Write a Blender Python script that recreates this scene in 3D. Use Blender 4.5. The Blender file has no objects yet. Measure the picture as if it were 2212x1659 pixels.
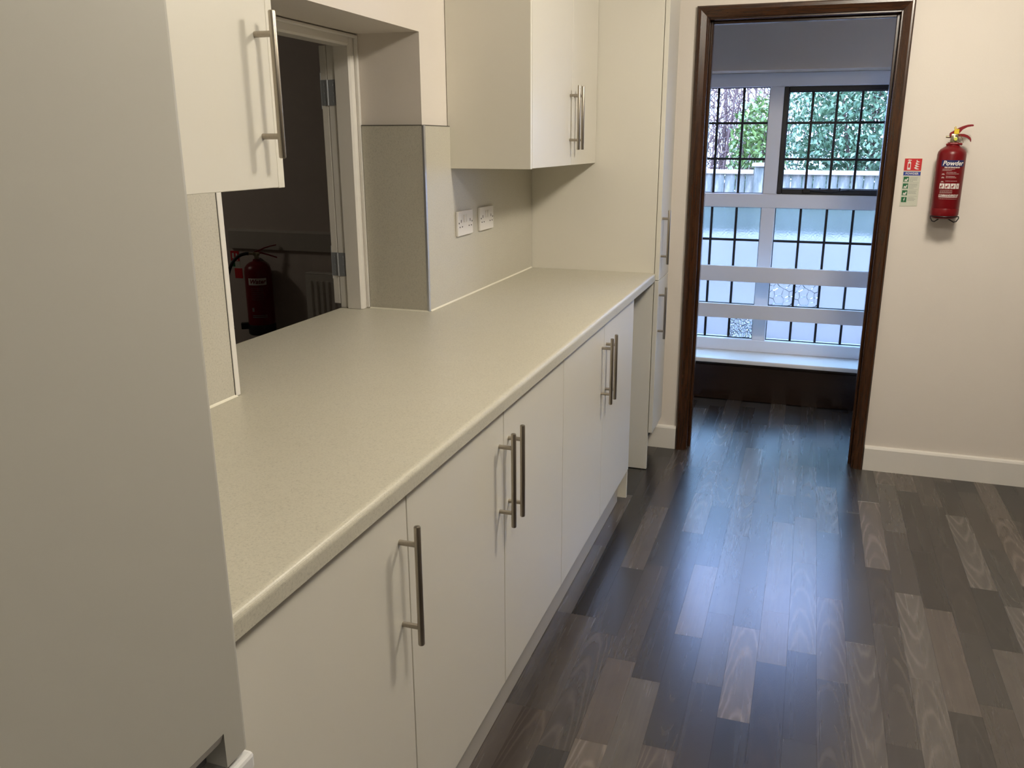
import bpy, bmesh, math, random
from mathutils import Vector, Matrix
random.seed(7)
S = bpy.context.scene
C = S.collection

# ------------------------------------------------------------------ camera
CAM = Vector((0.588, -0.0049, 1.4521)); YAW, PITCH, ROLL = 0.3158, 0.2770, 0.0013
FPX, PX, PY = 1814.08, 40.12, -5.78
cd = bpy.data.cameras.new('camera'); cam = bpy.data.objects.new('camera', cd); C.objects.link(cam)
cy, sy, cp, sp = math.cos(YAW), math.sin(YAW), math.cos(PITCH), math.sin(PITCH)
fw = Vector((-sy*cp, cy*cp, -sp)); r0 = Vector((cy, sy, 0)); u0 = r0.cross(fw)
cr, sr = math.cos(ROLL), math.sin(ROLL)
rt = r0*cr + u0*sr; up = u0*cr - r0*sr
m = Matrix((rt, up, -fw)).transposed().to_4x4(); m.translation = CAM
cam.matrix_world = m
cd.sensor_fit = 'HORIZONTAL'; cd.sensor_width = 36.0; cd.lens = FPX/2212*36
cd.shift_x = -PX/2212; cd.shift_y = PY/2212
cd.clip_start = 0.02; cd.clip_end = 200
S.camera = cam

# ------------------------------------------------------------------ world (bright overcast sky) and exposure
W = bpy.data.worlds.new('sky'); S.world = W; W.use_nodes = True
bg = W.node_tree.nodes['Background']
bg.inputs['Color'].default_value = (0.39, 0.52, 0.98, 1); bg.inputs['Strength'].default_value = 8.0
S.view_settings.view_transform = 'Standard'; S.view_settings.look = 'None'
S.view_settings.gamma = 1.0; S.view_settings.exposure = 1.0
S.view_settings.use_curve_mapping = False
LAMP_STRENGTH = 36.5
LAMP_COLOR = (1.0, 0.915, 0.765)

# ------------------------------------------------------------------ material helpers
class NT:
    def __init__(self, name):
        self.m = bpy.data.materials.new(name); self.m.use_nodes = True
        self.t = self.m.node_tree; self.b = self.t.nodes['Principled BSDF']; self.out = self.t.nodes['Material Output']
    def n(self, typ, **kw):
        nd = self.t.nodes.new(typ)
        for k, v in kw.items():
            if k.startswith('i_'):
                key = k[2:]
                nd.inputs[int(key) if key.isdigit() else key.replace('_', ' ')].default_value = v
            else: setattr(nd, k, v)
        return nd
    def l(self, a, b): self.t.links.new(a, b)
    def math(self, op, a, b=None, c=None):
        nd = self.n('ShaderNodeMath', operation=op)
        for i, v in enumerate((a, b, c)):
            if v is None: continue
            if isinstance(v, (int, float)): nd.inputs[i].default_value = v
            else: self.l(v, nd.inputs[i])
        return nd.outputs[0]
    def ramp(self, fac, stops):
        nd = self.n('ShaderNodeValToRGB'); e = nd.color_ramp.elements
        while len(e) < len(stops): e.new(0.5)
        for el, (p, c) in zip(e, stops):
            el.position = p; el.color = (*c, 1) if len(c) == 3 else c
        self.l(fac, nd.inputs[0]); return nd.outputs[0]
    def coord(self, which='Object', scale=(1, 1, 1)):
        tc = self.n('ShaderNodeTexCoord'); mp = self.n('ShaderNodeMapping')
        mp.inputs['Scale'].default_value = scale
        self.l(tc.outputs[which], mp.inputs['Vector']); return mp.outputs[0]
    def noise(self, vec, scale, detail=3, rough=.55, dist=0):
        nd = self.n('ShaderNodeTexNoise', i_Scale=scale, i_Detail=detail, i_Roughness=rough, i_Distortion=dist)
        self.l(vec, nd.inputs['Vector']); return nd.outputs['Fac']
    def mix(self, fac, a, b, typ='MIX'):
        nd = self.n('ShaderNodeMix', data_type='RGBA', blend_type=typ)
        for i, v in ((0, fac), (6, a), (7, b)):
            if isinstance(v, (int, float)): nd.inputs[i].default_value = v
            elif isinstance(v, tuple): nd.inputs[i].default_value = (*v, 1)
            else: self.l(v, nd.inputs[i])
        return nd.outputs[2]
    def bump(self, h, strength, dist=.001):
        nd = self.n('ShaderNodeBump', i_Strength=strength, i_Distance=dist)
        self.l(h, nd.inputs['Height']); self.l(nd.outputs[0], self.b.inputs['Normal'])
    def set(self, col=None, rough=None, metal=None, **kw):
        if col is not None:
            if isinstance(col, tuple): self.b.inputs['Base Color'].default_value = (*col, 1)
            else: self.l(col, self.b.inputs['Base Color'])
        if rough is not None:
            if isinstance(rough, (int, float)): self.b.inputs['Roughness'].default_value = rough
            else: self.l(rough, self.b.inputs['Roughness'])
        if metal is not None: self.b.inputs['Metallic'].default_value = metal
        for k, v in kw.items(): self.b.inputs[k.replace('_', ' ')].default_value = v
        return self.m

def plain(name, col, rough=.5, metal=0, var=.04, scale=6, **kw):
    t = NT(name); v = t.coord('Object'); f = t.noise(v, scale, 4)
    c = t.mix(f, tuple(x*(1-var) for x in col), tuple(min(1, x*(1+var)) for x in col))
    return t.set(c, rough, metal, **kw)

def paint(name, col, rough=.6, bump=.15):
    t = NT(name); v = t.coord('Object'); f = t.noise(v, 3, 4)
    c = t.mix(f, tuple(x*.975 for x in col), tuple(min(1, x*1.02) for x in col))
    t.bump(t.noise(v, 180, 3), bump, .002)
    return t.set(c, rough)

M = {}
M['wall'] = paint('wall_paint', (.80, .74, .675), .62)
M['wall_mid'] = paint('mid_tone_paint', (.46, .42, .37), .65)  # for the unseen right and back walls, set darker to cut bounced light
M['ceil'] = paint('ceiling_paint', (.84, .81, .77), .8)
M['reveal'] = M['wall']
M['white_gloss'] = paint('white_gloss_paint', (.82, .79, .74), .32, .03)
M['hall_wall'] = paint('hall_paint', (.82, .68, .54), .7)
M['window_white'] = paint('window_white_paint', (.80, .79, .82), .4, .05)
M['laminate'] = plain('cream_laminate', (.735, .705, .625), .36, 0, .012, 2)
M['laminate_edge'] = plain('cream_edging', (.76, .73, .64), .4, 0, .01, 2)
M['plinth'] = plain('shaded_plinth_laminate', (.44, .415, .37), .45, 0, .01, 2)  # greyer than the doors; shade under the units is put into this colour
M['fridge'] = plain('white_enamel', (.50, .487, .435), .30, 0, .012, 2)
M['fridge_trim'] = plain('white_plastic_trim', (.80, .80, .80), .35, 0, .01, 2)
M['recess'] = plain('grey_recess_plastic', (.10, .10, .11), .5)
M['recess_lip'] = plain('grey_recess_lip', (.33, .31, .28), .45)
M['dark_gap'] = plain('carcass_shadow_board', (.10, .09, .075), .8)
M['socket'] = plain('white_socket_plastic', (.80, .77, .74), .3, 0, .01)
M['hole'] = plain('dark_hole', (.04, .035, .03), .8)
M['sealant'] = plain('cream_sealant', (.86, .83, .70), .35)
M['ext_red'] = plain('red_enamel', (.165, .0045, .0075), .32, 0, .05, Specular_IOR_Level=.35)
M['lever_red'] = plain('red_lever_paint', (.24, .008, .014), .35, 0, .05)
M['brass'] = plain('dull_brass', (.42, .37, .25), .35, .9)
M['black'] = plain('black_plastic', (.012, .012, .014), .45)
M['rubber'] = plain('black_rubber_hose', (.015, .015, .018), .5)
M['print_white'] = plain('white_print', (.78, .74, .70), .5)
M['print_blue'] = plain('navy_print', (.018, .025, .12), .4)
M['print_red'] = plain('dark_red_print', (.22, .012, .015), .5)
M['sign_red'] = plain('sign_red', (.60, .025, .03), .4)
M['sign_blue'] = plain('sign_blue', (.035, .06, .32), .4)
M['sign_green'] = plain('sign_green', (.015, .14, .05), .4)
M['sign_sheet'] = plain('sign_sheet', (.64, .65, .55), .35)
M['print_grey'] = plain('grey_print', (.22, .23, .22), .6)
M['yellow'] = plain('yellow_tag', (.80, .58, .03), .45)
M['gauge'] = plain('gauge_face', (.62, .68, .10), .35)
M['wire'] = plain('wire_loop', (.35, .24, .10), .4, .6)
M['hinge'] = plain('bright_zinc', (.52, .55, .60), .35, .6)
M['trim_metal'] = plain('aluminium_edge_trim', (.62, .64, .68), .32, .85)
M['radiator'] = plain('radiator_white', (.70, .66, .60), .45)
M['dim_wall'] = paint('dim_room_paint', (.62, .54, .49), .7)
M['dado'] = plain('dado_board_paint', (.50, .46, .41), .6)
M['dim_floor'] = plain('dim_carpet', (.10, .09, .085), .9, 0, .2, 30)
M['lead'] = plain('black_lead_came', (.012, .012, .013), .5, .3)
M['casement'] = plain('black_casement_paint', (.016, .014, .013), .45)
M['stay'] = plain('window_stay_metal', (.05, .05, .05), .35, .8)

def mk_steel():
    t = NT('brushed_nickel'); v = t.coord('Object', (900, 900, 6)); f = t.noise(v, 1, 2)
    c = t.mix(f, (.33, .295, .245), (.52, .47, .40)); r = t.math('MULTIPLY_ADD', f, .2, .26)
    return t.set(c, r, 1.0)
M['steel'] = mk_steel()

def mk_worktop(name, base, k=1.0):
    t = NT(name); v = t.coord('Object')
    f1 = t.noise(v, 260, 3, .7); f2 = t.noise(v, 620, 2, .6); f3 = t.noise(v, 14, 3)
    c = t.ramp(f1, [(.30, tuple(x*.80 for x in base)), (.44, base), (.62, tuple(min(1, x*1.06) for x in base)), (.74, tuple(min(1, x*1.14) for x in base))])
    spk = t.ramp(f2, [(.30, (1, 1, 1)), (.345, (0, 0, 0))])
    c = t.mix(t.math('MULTIPLY', spk, .55*k), c, (base[0]*.42, base[1]*.38, base[2]*.34))
    vo = t.n('ShaderNodeTexVoronoi', i_Scale=70.0); t.l(v, vo.inputs['Vector'])
    dot = t.ramp(vo.outputs['Distance'], [(.045, (1, 1, 1)), (.075, (0, 0, 0))])
    c = t.mix(t.math('MULTIPLY', dot, .55*k), c, (base[0]*.38, base[1]*.33, base[2]*.28))
    c = t.mix(f3, t.mix(.0, c, c), t.mix(1.0, c, (.95, .94, .92), 'MULTIPLY'))
    return t.set(c, .38)
M['worktop'] = mk_worktop('speckled_cream_laminate', (.57, .545, .455))
M['splash'] = mk_worktop('speckled_splashback_laminate', (.58, .555, .475), .7)

def mk_darkwood(name, a, b, sc):
    t = NT(name); v = t.coord('Object', sc)
    f = t.noise(v, 1, 5, .6, 1.2); f2 = t.noise(t.coord('Object', tuple(x*.12 for x in sc)), 1, 2)
    c = t.ramp(f, [(.3, a), (.7, b)]); c = t.mix(t.math('MULTIPLY', f2, .5), c, tuple(x*.45 for x in a))
    t.bump(f, .12, .001)
    return t.set(c, .26, 0, **{'Coat_Weight': .35, 'Coat_Roughness': .2})
M['frame_wood'] = mk_darkwood('dark_stained_frame', (.026, .0085, .0028), (.080, .028, .0075), (70, 70, 5))
M['frame_wood_h'] = mk_darkwood('dark_stained_head', (.026, .0085, .0028), (.080, .028, .0075), (5, 70, 70))
M['panel_wood'] = mk_darkwood('dark_stained_panel', (.012, .0055, .003), (.034, .014, .0065), (4, 60, 50))

def mk_plank(name, from_attr):
    t = NT(name)
    if from_attr:
        a = t.n('ShaderNodeAttribute', attribute_name='seed'); rnd = a.outputs['Fac']
    else:
        rnd = t.n('ShaderNodeObjectInfo').outputs['Random']
    uv = t.n('ShaderNodeUVMap', uv_map='plank'); sep = t.n('ShaderNodeSeparateXYZ'); t.l(uv.outputs[0], sep.inputs[0])
    x, y = sep.outputs[0], sep.outputs[1]
    r2 = t.math('FRACT', t.math('MULTIPLY', rnd, 17.31)); r3 = t.math('FRACT', t.math('MULTIPLY', rnd, 91.7))
    r4 = t.math('FRACT', t.math('MULTIPLY', rnd, 53.9))
    off = t.n('ShaderNodeCombineXYZ'); t.l(t.math('MULTIPLY', rnd, 40), off.inputs[0]); t.l(t.math('MULTIPLY', r2, 40), off.inputs[1])
    vec = t.n('ShaderNodeVectorMath', operation='ADD'); t.l(uv.outputs[0], vec.inputs[0]); t.l(off.outputs[0], vec.inputs[1])
    def mp(s):
        q = t.n('ShaderNodeMapping'); q.inputs['Scale'].default_value = s; t.l(vec.outputs[0], q.inputs['Vector']); return q.outputs[0]
    streak = t.noise(mp((48, 1.5, 1)), 1, 3, .5, .6)
    fine = t.noise(mp((420, 16, 1)), 1, 2)
    blot = t.noise(mp((17, 5.5, 1)), 1, 3, .55, .6)
    # cathedral arcs: distance along plus curved across
    xs = t.math('ADD', x, t.math('MULTIPLY_ADD', r4, .03, -.015))
    curve = t.math('MULTIPLY', t.math('MULTIPLY', xs, xs), 130.0)
    sgn = t.math('MULTIPLY_ADD', t.math('GREATER_THAN', r2, .35), 2.0, -1.0)
    ph = t.math('ADD', t.math('MULTIPLY', t.math('ADD', y, t.math('MULTIPLY', sgn, curve)), 44.0), t.math('MULTIPLY', blot, 7.0))
    arcs = t.math('POWER', t.math('MULTIPLY_ADD', t.math('SINE', ph), .5, .5), 4.0)
    mask = t.math('MULTIPLY', t.math('GREATER_THAN', r3, .58), t.ramp(t.noise(mp((9, 3.5, 1)), 1, 1), [(.36, (0, 0, 0)), (.50, (1, 1, 1))]))
    base = t.ramp(rnd, [(0, (.0205, .0172, .0156)), (.2, (.030, .0254, .0230)), (.45, (.048, .0410, .0365)), (.7, (.074, .0632, .056)), (1, (.122, .105, .092))])
    hue = t.mix(r2, (.93, 1.0, 1.03), (1.06, .98, .93)); base = t.mix(1.0, base, hue, 'MULTIPLY')
    g = t.math('ADD', t.math('MULTIPLY_ADD', streak, .50, .72), t.math('MULTIPLY_ADD', fine, .12, -.06))
    g = t.math('ADD', g, t.math('MULTIPLY_ADD', blot, .42, -.21))
    g = t.math('ADD', g, t.math('MULTIPLY', t.math('MULTIPLY', arcs, mask), .58))
    gc = t.n('ShaderNodeCombineColor'); [t.l(g, gc.inputs[i]) for i in range(3)]
    c = t.mix(1.0, base, gc.outputs[0], 'MULTIPLY')
    t.bump(fine, .01, .0004)
    rough = t.math('MULTIPLY_ADD', streak, .04, .25)
    return t.set(c, rough, 0, Specular_IOR_Level=.95)
M['plank'] = mk_plank('wood_effect_plank', False)
M['plank_far'] = mk_plank('wood_effect_plank_joined', True)
M['sub'] = plain('floor_screed', (.03, .024, .02), .8)

def mk_clear():
    t = NT('clear_glass'); t.t.nodes.remove(t.b)
    tr = t.n('ShaderNodeBsdfTransparent'); tr.inputs[0].default_value = (.93, .97, .97, 1)
    gl = t.n('ShaderNodeBsdfGlossy'); gl.inputs['Roughness'].default_value = .05
    fr = t.n('ShaderNodeFresnel', i_IOR=1.35); mx = t.n('ShaderNodeMixShader')
    t.l(fr.outputs[0], mx.inputs[0]); t.l(tr.outputs[0], mx.inputs[1]); t.l(gl.outputs[0], mx.inputs[2])
    t.l(mx.outputs[0], t.out.inputs[0]); return t.m
M['clear'] = mk_clear()
def mk_frost(name, rough, bump_scale, strength, kind='noise', ior=1.12, dist=.01):
    t = NT(name); t.t.nodes.remove(t.b)
    v = t.coord('Object')
    if kind == 'noise': h = t.noise(v, bump_scale, 3)
    else:
        vo = t.n('ShaderNodeTexVoronoi', i_Scale=bump_scale); t.l(v, vo.inputs['Vector']); h = vo.outputs['Distance']
    bp = t.n('ShaderNodeBump', i_Strength=strength, i_Distance=dist); t.l(h, bp.inputs['Height'])
    rf = t.n('ShaderNodeBsdfRefraction', i_Roughness=rough, i_IOR=ior); t.l(bp.outputs[0], rf.inputs['Normal'])
    rf.inputs['Color'].default_value = (.67, .79, .76, 1)
    tl = t.n('ShaderNodeBsdfTranslucent'); tl.inputs['Color'].default_value = (.80, .80, .84, 1)
    gl = t.n('ShaderNodeBsdfGlossy', i_Roughness=.25); t.l(bp.outputs[0], gl.inputs['Normal'])
    m1 = t.n('ShaderNodeMixShader', i_0=.03); t.l(rf.outputs[0], m1.inputs[1]); t.l(tl.outputs[0], m1.inputs[2])
    m2 = t.n('ShaderNodeMixShader', i_0=.05); t.l(m1.outputs[0], m2.inputs[1]); t.l(gl.outputs[0], m2.inputs[2])
    t.l(m2.outputs[0], t.out.inputs[0]); return t.m
M['frost'] = mk_frost('obscure_glass', .16, 120, .18)
M['flake'] = mk_frost('flaked_pattern_glass', .03, 22, 1.0, 'voronoi', 1.45, .045)
M['pebble'] = mk_frost('pebbled_pattern_glass', .05, 75, 1.0, 'voronoi', 1.45, .02)

def mk_emit(name, k):
    t = NT(name); t.set((.9, .88, .84), .4)
    t.b.inputs['Emission Color'].default_value = (*LAMP_COLOR, 1); t.b.inputs['Emission Strength'].default_value = LAMP_STRENGTH*k
    return t.m
M['lamp'] = mk_emit('lamp_diffuser', 1.5)
M['lamp_near'] = mk_emit('near_lamp_diffuser', .8)
M['lamp_dim'] = mk_emit('dim_lamp_diffuser', .22)

def mk_leaf(name, a, b):
    t = NT(name); f = t.noise(t.coord('Object'), 5, 3); g = t.n('ShaderNodeNewGeometry')
    c = t.mix(g.outputs['Random Per Island'], a, b); c = t.mix(t.math('MULTIPLY', f, .4), c, tuple(x*.6 for x in a))
    t.set(c, .4); t.b.inputs['Transmission Weight'].default_value = 0; return t.m
M['leaf_blue'] = mk_leaf('laurel_leaf', (.085, .17, .085), (.32, .47, .26))
M['leaf_green'] = mk_leaf('bright_leaf', (.08, .15, .03), (.26, .37, .10))
M['twig'] = plain('bare_twig_bark', (.16, .095, .075), .8, 0, .3, 20)
M['fence'] = NT('weathered_fence_board')
_t = M['fence']; _f = _t.noise(_t.coord('Object', (6, 6, 1.4)), 2.2, 5, .65)
M['fence'] = _t.set(_t.ramp(_f, [(.32, (.085, .105, .085)), (.5, (.17, .18, .145)), (.68, (.38, .35, .28))]), .85)
M['fence_cap'] = plain('fence_cap_wood', (.50, .45, .36), .8, 0, .15, 8)
M['garden_wall'] = plain('pale_render', (.50, .385, .37), .85, 0, .1, 3)
M['ground'] = plain('garden_paving', (.17, .16, .155), .95, 0, .4, 4)

# ------------------------------------------------------------------ geometry helpers
class G:
    """collects shapes into one bmesh"""
    def __init__(self): self.bm = bmesh.new()
    def box(self, x0, x1, y0, y1, z0, z1, bev=0, seg=1):
        x0, x1 = sorted((x0, x1)); y0, y1 = sorted((y0, y1)); z0, z1 = sorted((z0, z1))
        b = bmesh.new()
        bmesh.ops.create_cube(b, size=1)
        for v in b.verts:
            v.co = Vector(((x0+x1)/2+v.co.x*(x1-x0), (y0+y1)/2+v.co.y*(y1-y0), (z0+z1)/2+v.co.z*(z1-z0)))
        if bev: bmesh.ops.bevel(b, geom=b.edges[:], offset=bev, segments=seg, affect='EDGES', profile=.5)
        self.add(b); return self
    def add(self, b, mat=None):
        if mat is not None: b.transform(mat)
        me = bpy.data.meshes.new('tmp'); b.to_mesh(me); b.free(); self.bm.from_mesh(me); bpy.data.meshes.remove(me)
    def addmesh(self, me): self.bm.from_mesh(me)
    def cyl(self, p0, p1, r, seg=16, r2=None, bev=0):
        p0, p1 = Vector(p0), Vector(p1); d = p1-p0; b = bmesh.new()
        bmesh.ops.create_cone(b, cap_ends=True, segments=seg, radius1=r, radius2=r if r2 is None else r2, depth=d.length)
        if bev:
            es = [e for e in b.edges if len(e.link_faces) == 2 and any(len(f.verts) > 4 for f in e.link_faces)]
            bmesh.ops.bevel(b, geom=es, offset=bev, segments=2, affect='EDGES', profile=.5)
        q = Vector((0, 0, 1)).rotation_difference(d.normalized()).to_matrix().to_4x4(); q.translation = (p0+p1)/2
        self.add(b, q); return self
    def lathe(self, prof, cx, cy_, seg=32):
        b = bmesh.new(); rings = []
        for r, z in prof:
            if r < 1e-6: rings.append([b.verts.new((cx, cy_, z))])
            else: rings.append([b.verts.new((cx+r*math.cos(2*math.pi*i/seg), cy_+r*math.sin(2*math.pi*i/seg), z)) for i in range(seg)])
        for A, B_ in zip(rings, rings[1:]):
            for i in range(seg):
                j = (i+1) % seg
                if len(A) == 1 and len(B_) > 1: b.faces.new((A[0], B_[j], B_[i]))
                elif len(B_) == 1 and len(A) > 1: b.faces.new((A[i], A[j], B_[0]))
                elif len(A) > 1: b.faces.new((A[i], A[j], B_[j], B_[i]))
        bmesh.ops.recalc_face_normals(b, faces=b.faces[:]); self.add(b); return self
    def tube(self, pts, r, seg=8, radii=None):
        pts = [Vector(p) for p in pts]; b = bmesh.new(); rings = []
        up_ = Vector((0, 0, 1))
        for i, p in enumerate(pts):
            d = (pts[min(i+1, len(pts)-1)]-pts[max(i-1, 0)]).normalized()
            a = d.cross(up_)
            if a.length < .05: a = d.cross(Vector((1, 0, 0)))
            a.normalize(); c = a.cross(d).normalized(); rr = radii[i] if radii else r
            rings.append([b.verts.new(p+(a*math.cos(2*math.pi*k/seg)+c*math.sin(2*math.pi*k/seg))*rr) for k in range(seg)])
        for A, B_ in zip(rings, rings[1:]):
            for k in range(seg): b.faces.new((A[k], A[(k+1) % seg], B_[(k+1) % seg], B_[k]))
        b.faces.new(rings[0][::-1]); b.faces.new(rings[-1])
        bmesh.ops.recalc_face_normals(b, faces=b.faces[:]); self.add(b); return self
    def prism(self, poly, axis, a0, a1):
        """extrude polygon (2D in the other two axes, in xyz order) along axis"""
        b = bmesh.new()
        def P(u, v, w): return {'x': (w, u, v), 'y': (u, w, v), 'z': (u, v, w)}[axis]
        A = [b.verts.new(P(u, v, a0)) for u, v in poly]; B_ = [b.verts.new(P(u, v, a1)) for u, v in poly]
        b.faces.new(A); b.faces.new(B_[::-1]); n = len(poly)
        for i in range(n): b.faces.new((A[i], A[(i+1) % n], B_[(i+1) % n], B_[i]))
        bmesh.ops.recalc_face_normals(b, faces=b.faces[:]); self.add(b); return self
    def mesh(self, name):
        me = bpy.data.meshes.new(name); self.bm.to_mesh(me); self.bm.free(); return me

def obj(name, g, mat, parent=None, smooth=False, loc=None):
    me = g.mesh(name) if isinstance(g, G) else g
    if mat is not None and not me.materials: me.materials.append(M[mat] if isinstance(mat, str) else mat)
    if smooth:
        for p in me.polygons: p.use_smooth = True
        try: me.set_sharp_from_angle(angle=math.radians(40))
        except Exception: pass
    o = bpy.data.objects.new(name, me); C.objects.link(o)
    if loc is not None: o.location = loc
    if parent is not None:
        o.parent = parent; o.matrix_parent_inverse = pinv(parent)
    return o
def pinv(p):
    mt = Matrix.LocRotScale(p.location, p.rotation_euler, p.scale)
    if p.parent is not None: mt = Matrix.LocRotScale(p.parent.location, p.parent.rotation_euler, p.parent.scale) @ p.matrix_parent_inverse @ mt
    return mt.inverted()
def tag(o, label, cat, group=None):
    o['label'] = label; o['category'] = cat
    if group: o['group'] = group
    return o
def thing(name, label, cat, loc, group=None):
    o = bpy.data.objects.new(name, None); C.objects.link(o); o.location = loc; o.empty_display_size = .05
    return tag(o, label, cat, group)
def struct(o, label, cat):
    o['kind'] = 'structure'; return tag(o, label, cat)
def empty_struct(name, label, cat, loc):
    o = bpy.data.objects.new(name, None); C.objects.link(o); o.location = loc; return struct(o, label, cat)

def text_mesh(s, size, shear=0, bold=0, align='CENTER'):
    cu = bpy.data.curves.new('txt', 'FONT'); cu.body = s; cu.size = size; cu.shear = shear; cu.offset = bold
    cu.align_x = align; cu.align_y = 'CENTER'; cu.resolution_u = 2
    o = bpy.data.objects.new('txt', cu); C.objects.link(o)
    bpy.context.view_layer.update()
    me = bpy.data.meshes.new_from_object(o.evaluated_get(bpy.context.evaluated_depsgraph_get()))
    bpy.data.objects.remove(o); bpy.data.curves.remove(cu)
    me.materials.clear(); return me

# =================================================================== KEY DIMENSIONS (metres)
XW = -.595          # kitchen face of the hatch wall
XWB = -.903         # far face of the hatch wall
YE = 3.930          # kitchen face of the end wall
YH = 4.055          # hall face of the end wall
YWIN = 4.862        # hall face of the window wall
YG = 5.085          # window glass plane
XR, YB, ZC = 4.0, -3.6, 2.4
HY0, HY1, HZ = 1.487, 2.512, 1.778   # hatch opening
WT = .91            # worktop height

# =================================================================== STRUCTURE
floor = obj('floor', G().box(-6, XR+.1, YB-.1, 5.3, -.08, -.006), 'sub')
struct(floor, 'dark wood-effect strip floor running from kitchen into hall', 'floor')
PW = .083; X0 = .055-2*PW
lens = [.41, .43, .45, .47, .49, .52, .55]
def plank_bm(w, L):
    g = .00008; c = .0002; t = .006
    b = bmesh.new(); hw, hl = w/2-g, L/2-g
    lo = [b.verts.new((sx*hw, sy_*hl, -t)) for sx, sy_ in ((-1, -1), (1, -1), (1, 1), (-1, 1))]
    mi = [b.verts.new((sx*hw, sy_*hl, -c)) for sx, sy_ in ((-1, -1), (1, -1), (1, 1), (-1, 1))]
    hi = [b.verts.new((sx*(hw-c), sy_*(hl-c), 0)) for sx, sy_ in ((-1, -1), (1, -1), (1, 1), (-1, 1))]
    b.faces.new(hi)
    for A, B_ in ((lo, mi), (mi, hi)):
        for i in range(4): b.faces.new((A[i], A[(i+1) % 4], B_[(i+1) % 4], B_[i]))
    uv = b.loops.layers.uv.new('plank')
    for f in b.faces:
        for lp in f.loops: lp[uv].uv = lp.vert.co.xy
    return b
plank_me = {}
def get_plank(L):
    if L not in plank_me:
        me = bpy.data.meshes.new('plank'); b = plank_bm(PW, L); b.to_mesh(me); b.free(); me.materials.append(M['plank']); plank_me[L] = me
    return plank_me[L]
far = bmesh.new(); far_uv = far.loops.layers.uv.new('plank'); far_seed = far.faces.layers.float.new('seed')
def add_far(x, y, L):
    b = plank_bm(PW, L); uv = b.loops.layers.uv['plank']; s = random.random()
    vm = {v: far.verts.new((v.co.x+x, v.co.y+y, v.co.z)) for v in b.verts}
    for f in b.faces:
        nf = far.faces.new([vm[v] for v in f.verts]); nf[far_seed] = s
        for a, q in zip(nf.loops, f.loops): a[far_uv].uv = q[uv].uv
    b.free()
# end joints of the strips, column by column; the print repeats every .985 m along the floor
JT = {1: (1.821, 2.305, 2.792, 3.793), 2: (1.689, 2.225, 2.658, 3.212), 3: (1.742, 2.108, 2.709, 3.081, 3.709),
      4: (2.036, 2.418, 3.01, 4.032), 5: (1.773, 2.293, 3.288), 6: (2.068, 2.451, 3.043, 3.44, 4.048, 4.432),
      7: (1.937, 2.395, 3.917, 4.398), 8: (2.225, 2.517, 3.212, 4.223), 9: (1.905, 2.312, 3.287, 4.294), 10: (2.194, 2.66),
      11: (2.413, 2.816), 12: (1.968, 2.545, 2.93, 3.533), 13: (2.283, 2.773, 3.266), 14: (2.154, 2.695, 3.12, 3.706),
      15: (2.212, 2.577, 3.185, 3.573), 16: (2.509, 2.887, 3.496), 17: (2.79, 3.216, 3.775), 18: (2.545, 2.95, 3.53)}
rp = random.Random(5)
for k in range(-6, 49):
    x = X0+PW*(k+.5)
    src = JT[k] if k in JT else tuple(j+.31*(k % 3) for j in JT[(k*7) % 18+1])
    js = list(src)
    for n in (1, -1, 2, -2, 3, -3, 4, -4, 5, -5, 6, -6):
        for j in src:
            q = j+n*.985
            if -3.5 < q < 4.99 and all(abs(q-p) > .2 for p in js): js.append(q)
    js.sort()
    segs = [(a, round(b-a, 3)) for a, b in zip(js, js[1:])]
    for (ya, L) in segs:
        yc = ya+L/2
        if k < 0 and yc < 4.0: continue
        if 0 <= k < 26 and ya > 1.0 and ya+L < 5.0:
            o = bpy.data.objects.new('plank', get_plank(L)); C.objects.link(o); o.location = (x, yc, 0); o.parent = floor
        elif ya+L < 5.0 and x < XR-.02:
            add_far(x, yc, L)
me = bpy.data.meshes.new('plank_area'); far.to_mesh(me); far.free()
o = obj('plank_area', me, 'plank_far', floor); o['kind'] = 'stuff'

struct(obj('ceiling', G().box(-6, XR+.1, YB-.1, 5.3, ZC, ZC+.08), 'ceil'), 'plain painted kitchen ceiling', 'ceiling')
g = G()
g.box(XWB, XW, YB, HY0, 0, ZC); g.box(XWB, XW, HY1, YWIN+.3, 0, ZC)
g.box(XWB, XW, HY0, HY1, HZ, ZC); g.box(XWB, XW, HY0, HY1, 0, WT-.042)
struct(obj('wall_left', g, 'wall'), 'warm white kitchen wall with serving hatch opening', 'wall')
DL, DR, DT = .104, .876, 1.963       # clear opening of the doorway
g = G(); g.box(XW, DL-.035, YE, YH, 0, ZC); g.box(DR+.035, XR, YE, YH, 0, ZC); g.box(DL-.035, DR+.035, YE, YH, DT+.035, ZC)
struct(obj('wall_end', g, 'wall'), 'warm white end wall around the open doorway', 'wall')
struct(obj('wall_right', G().box(XR, XR+.1, YB, 5.3, 0, ZC), 'wall_mid'), 'beige wall on the right of the kitchen', 'wall')
struct(obj('wall_back', G().box(XW, XR, YB-.1, YB, 0, ZC), 'wall_mid'), 'beige wall at the near end of the kitchen', 'wall')
# hall beyond the doorway: wall over and under the window
WX0, WX1 = -.27, 2.25
ZS, ZH = .236, 1.822
g = G(); g.box(XW, XR, YWIN, YG+.1, 0, ZS-.004); g.box(XW, XR, YWIN, YG+.1, ZH, ZC)
g.box(XW, WX0-.06, YWIN, YG+.1, ZS-.004, ZH); g.box(WX1+.06, XR, YWIN, YG+.1, ZS-.004, ZH)
struct(obj('wall_window', g, 'hall_wall'), 'grey shaded hall wall above and below the leaded window', 'wall')
g = G().box(XW, XR, YWIN-.02, YWIN, 0, .205, .002)
g.box(XW, XR, YWIN-.026, YWIN, .205, .228, .006, 2)
struct(obj('trim_1', g, 'panel_wood'), 'dark stained timber panel below the hall window sill', 'panel')

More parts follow.
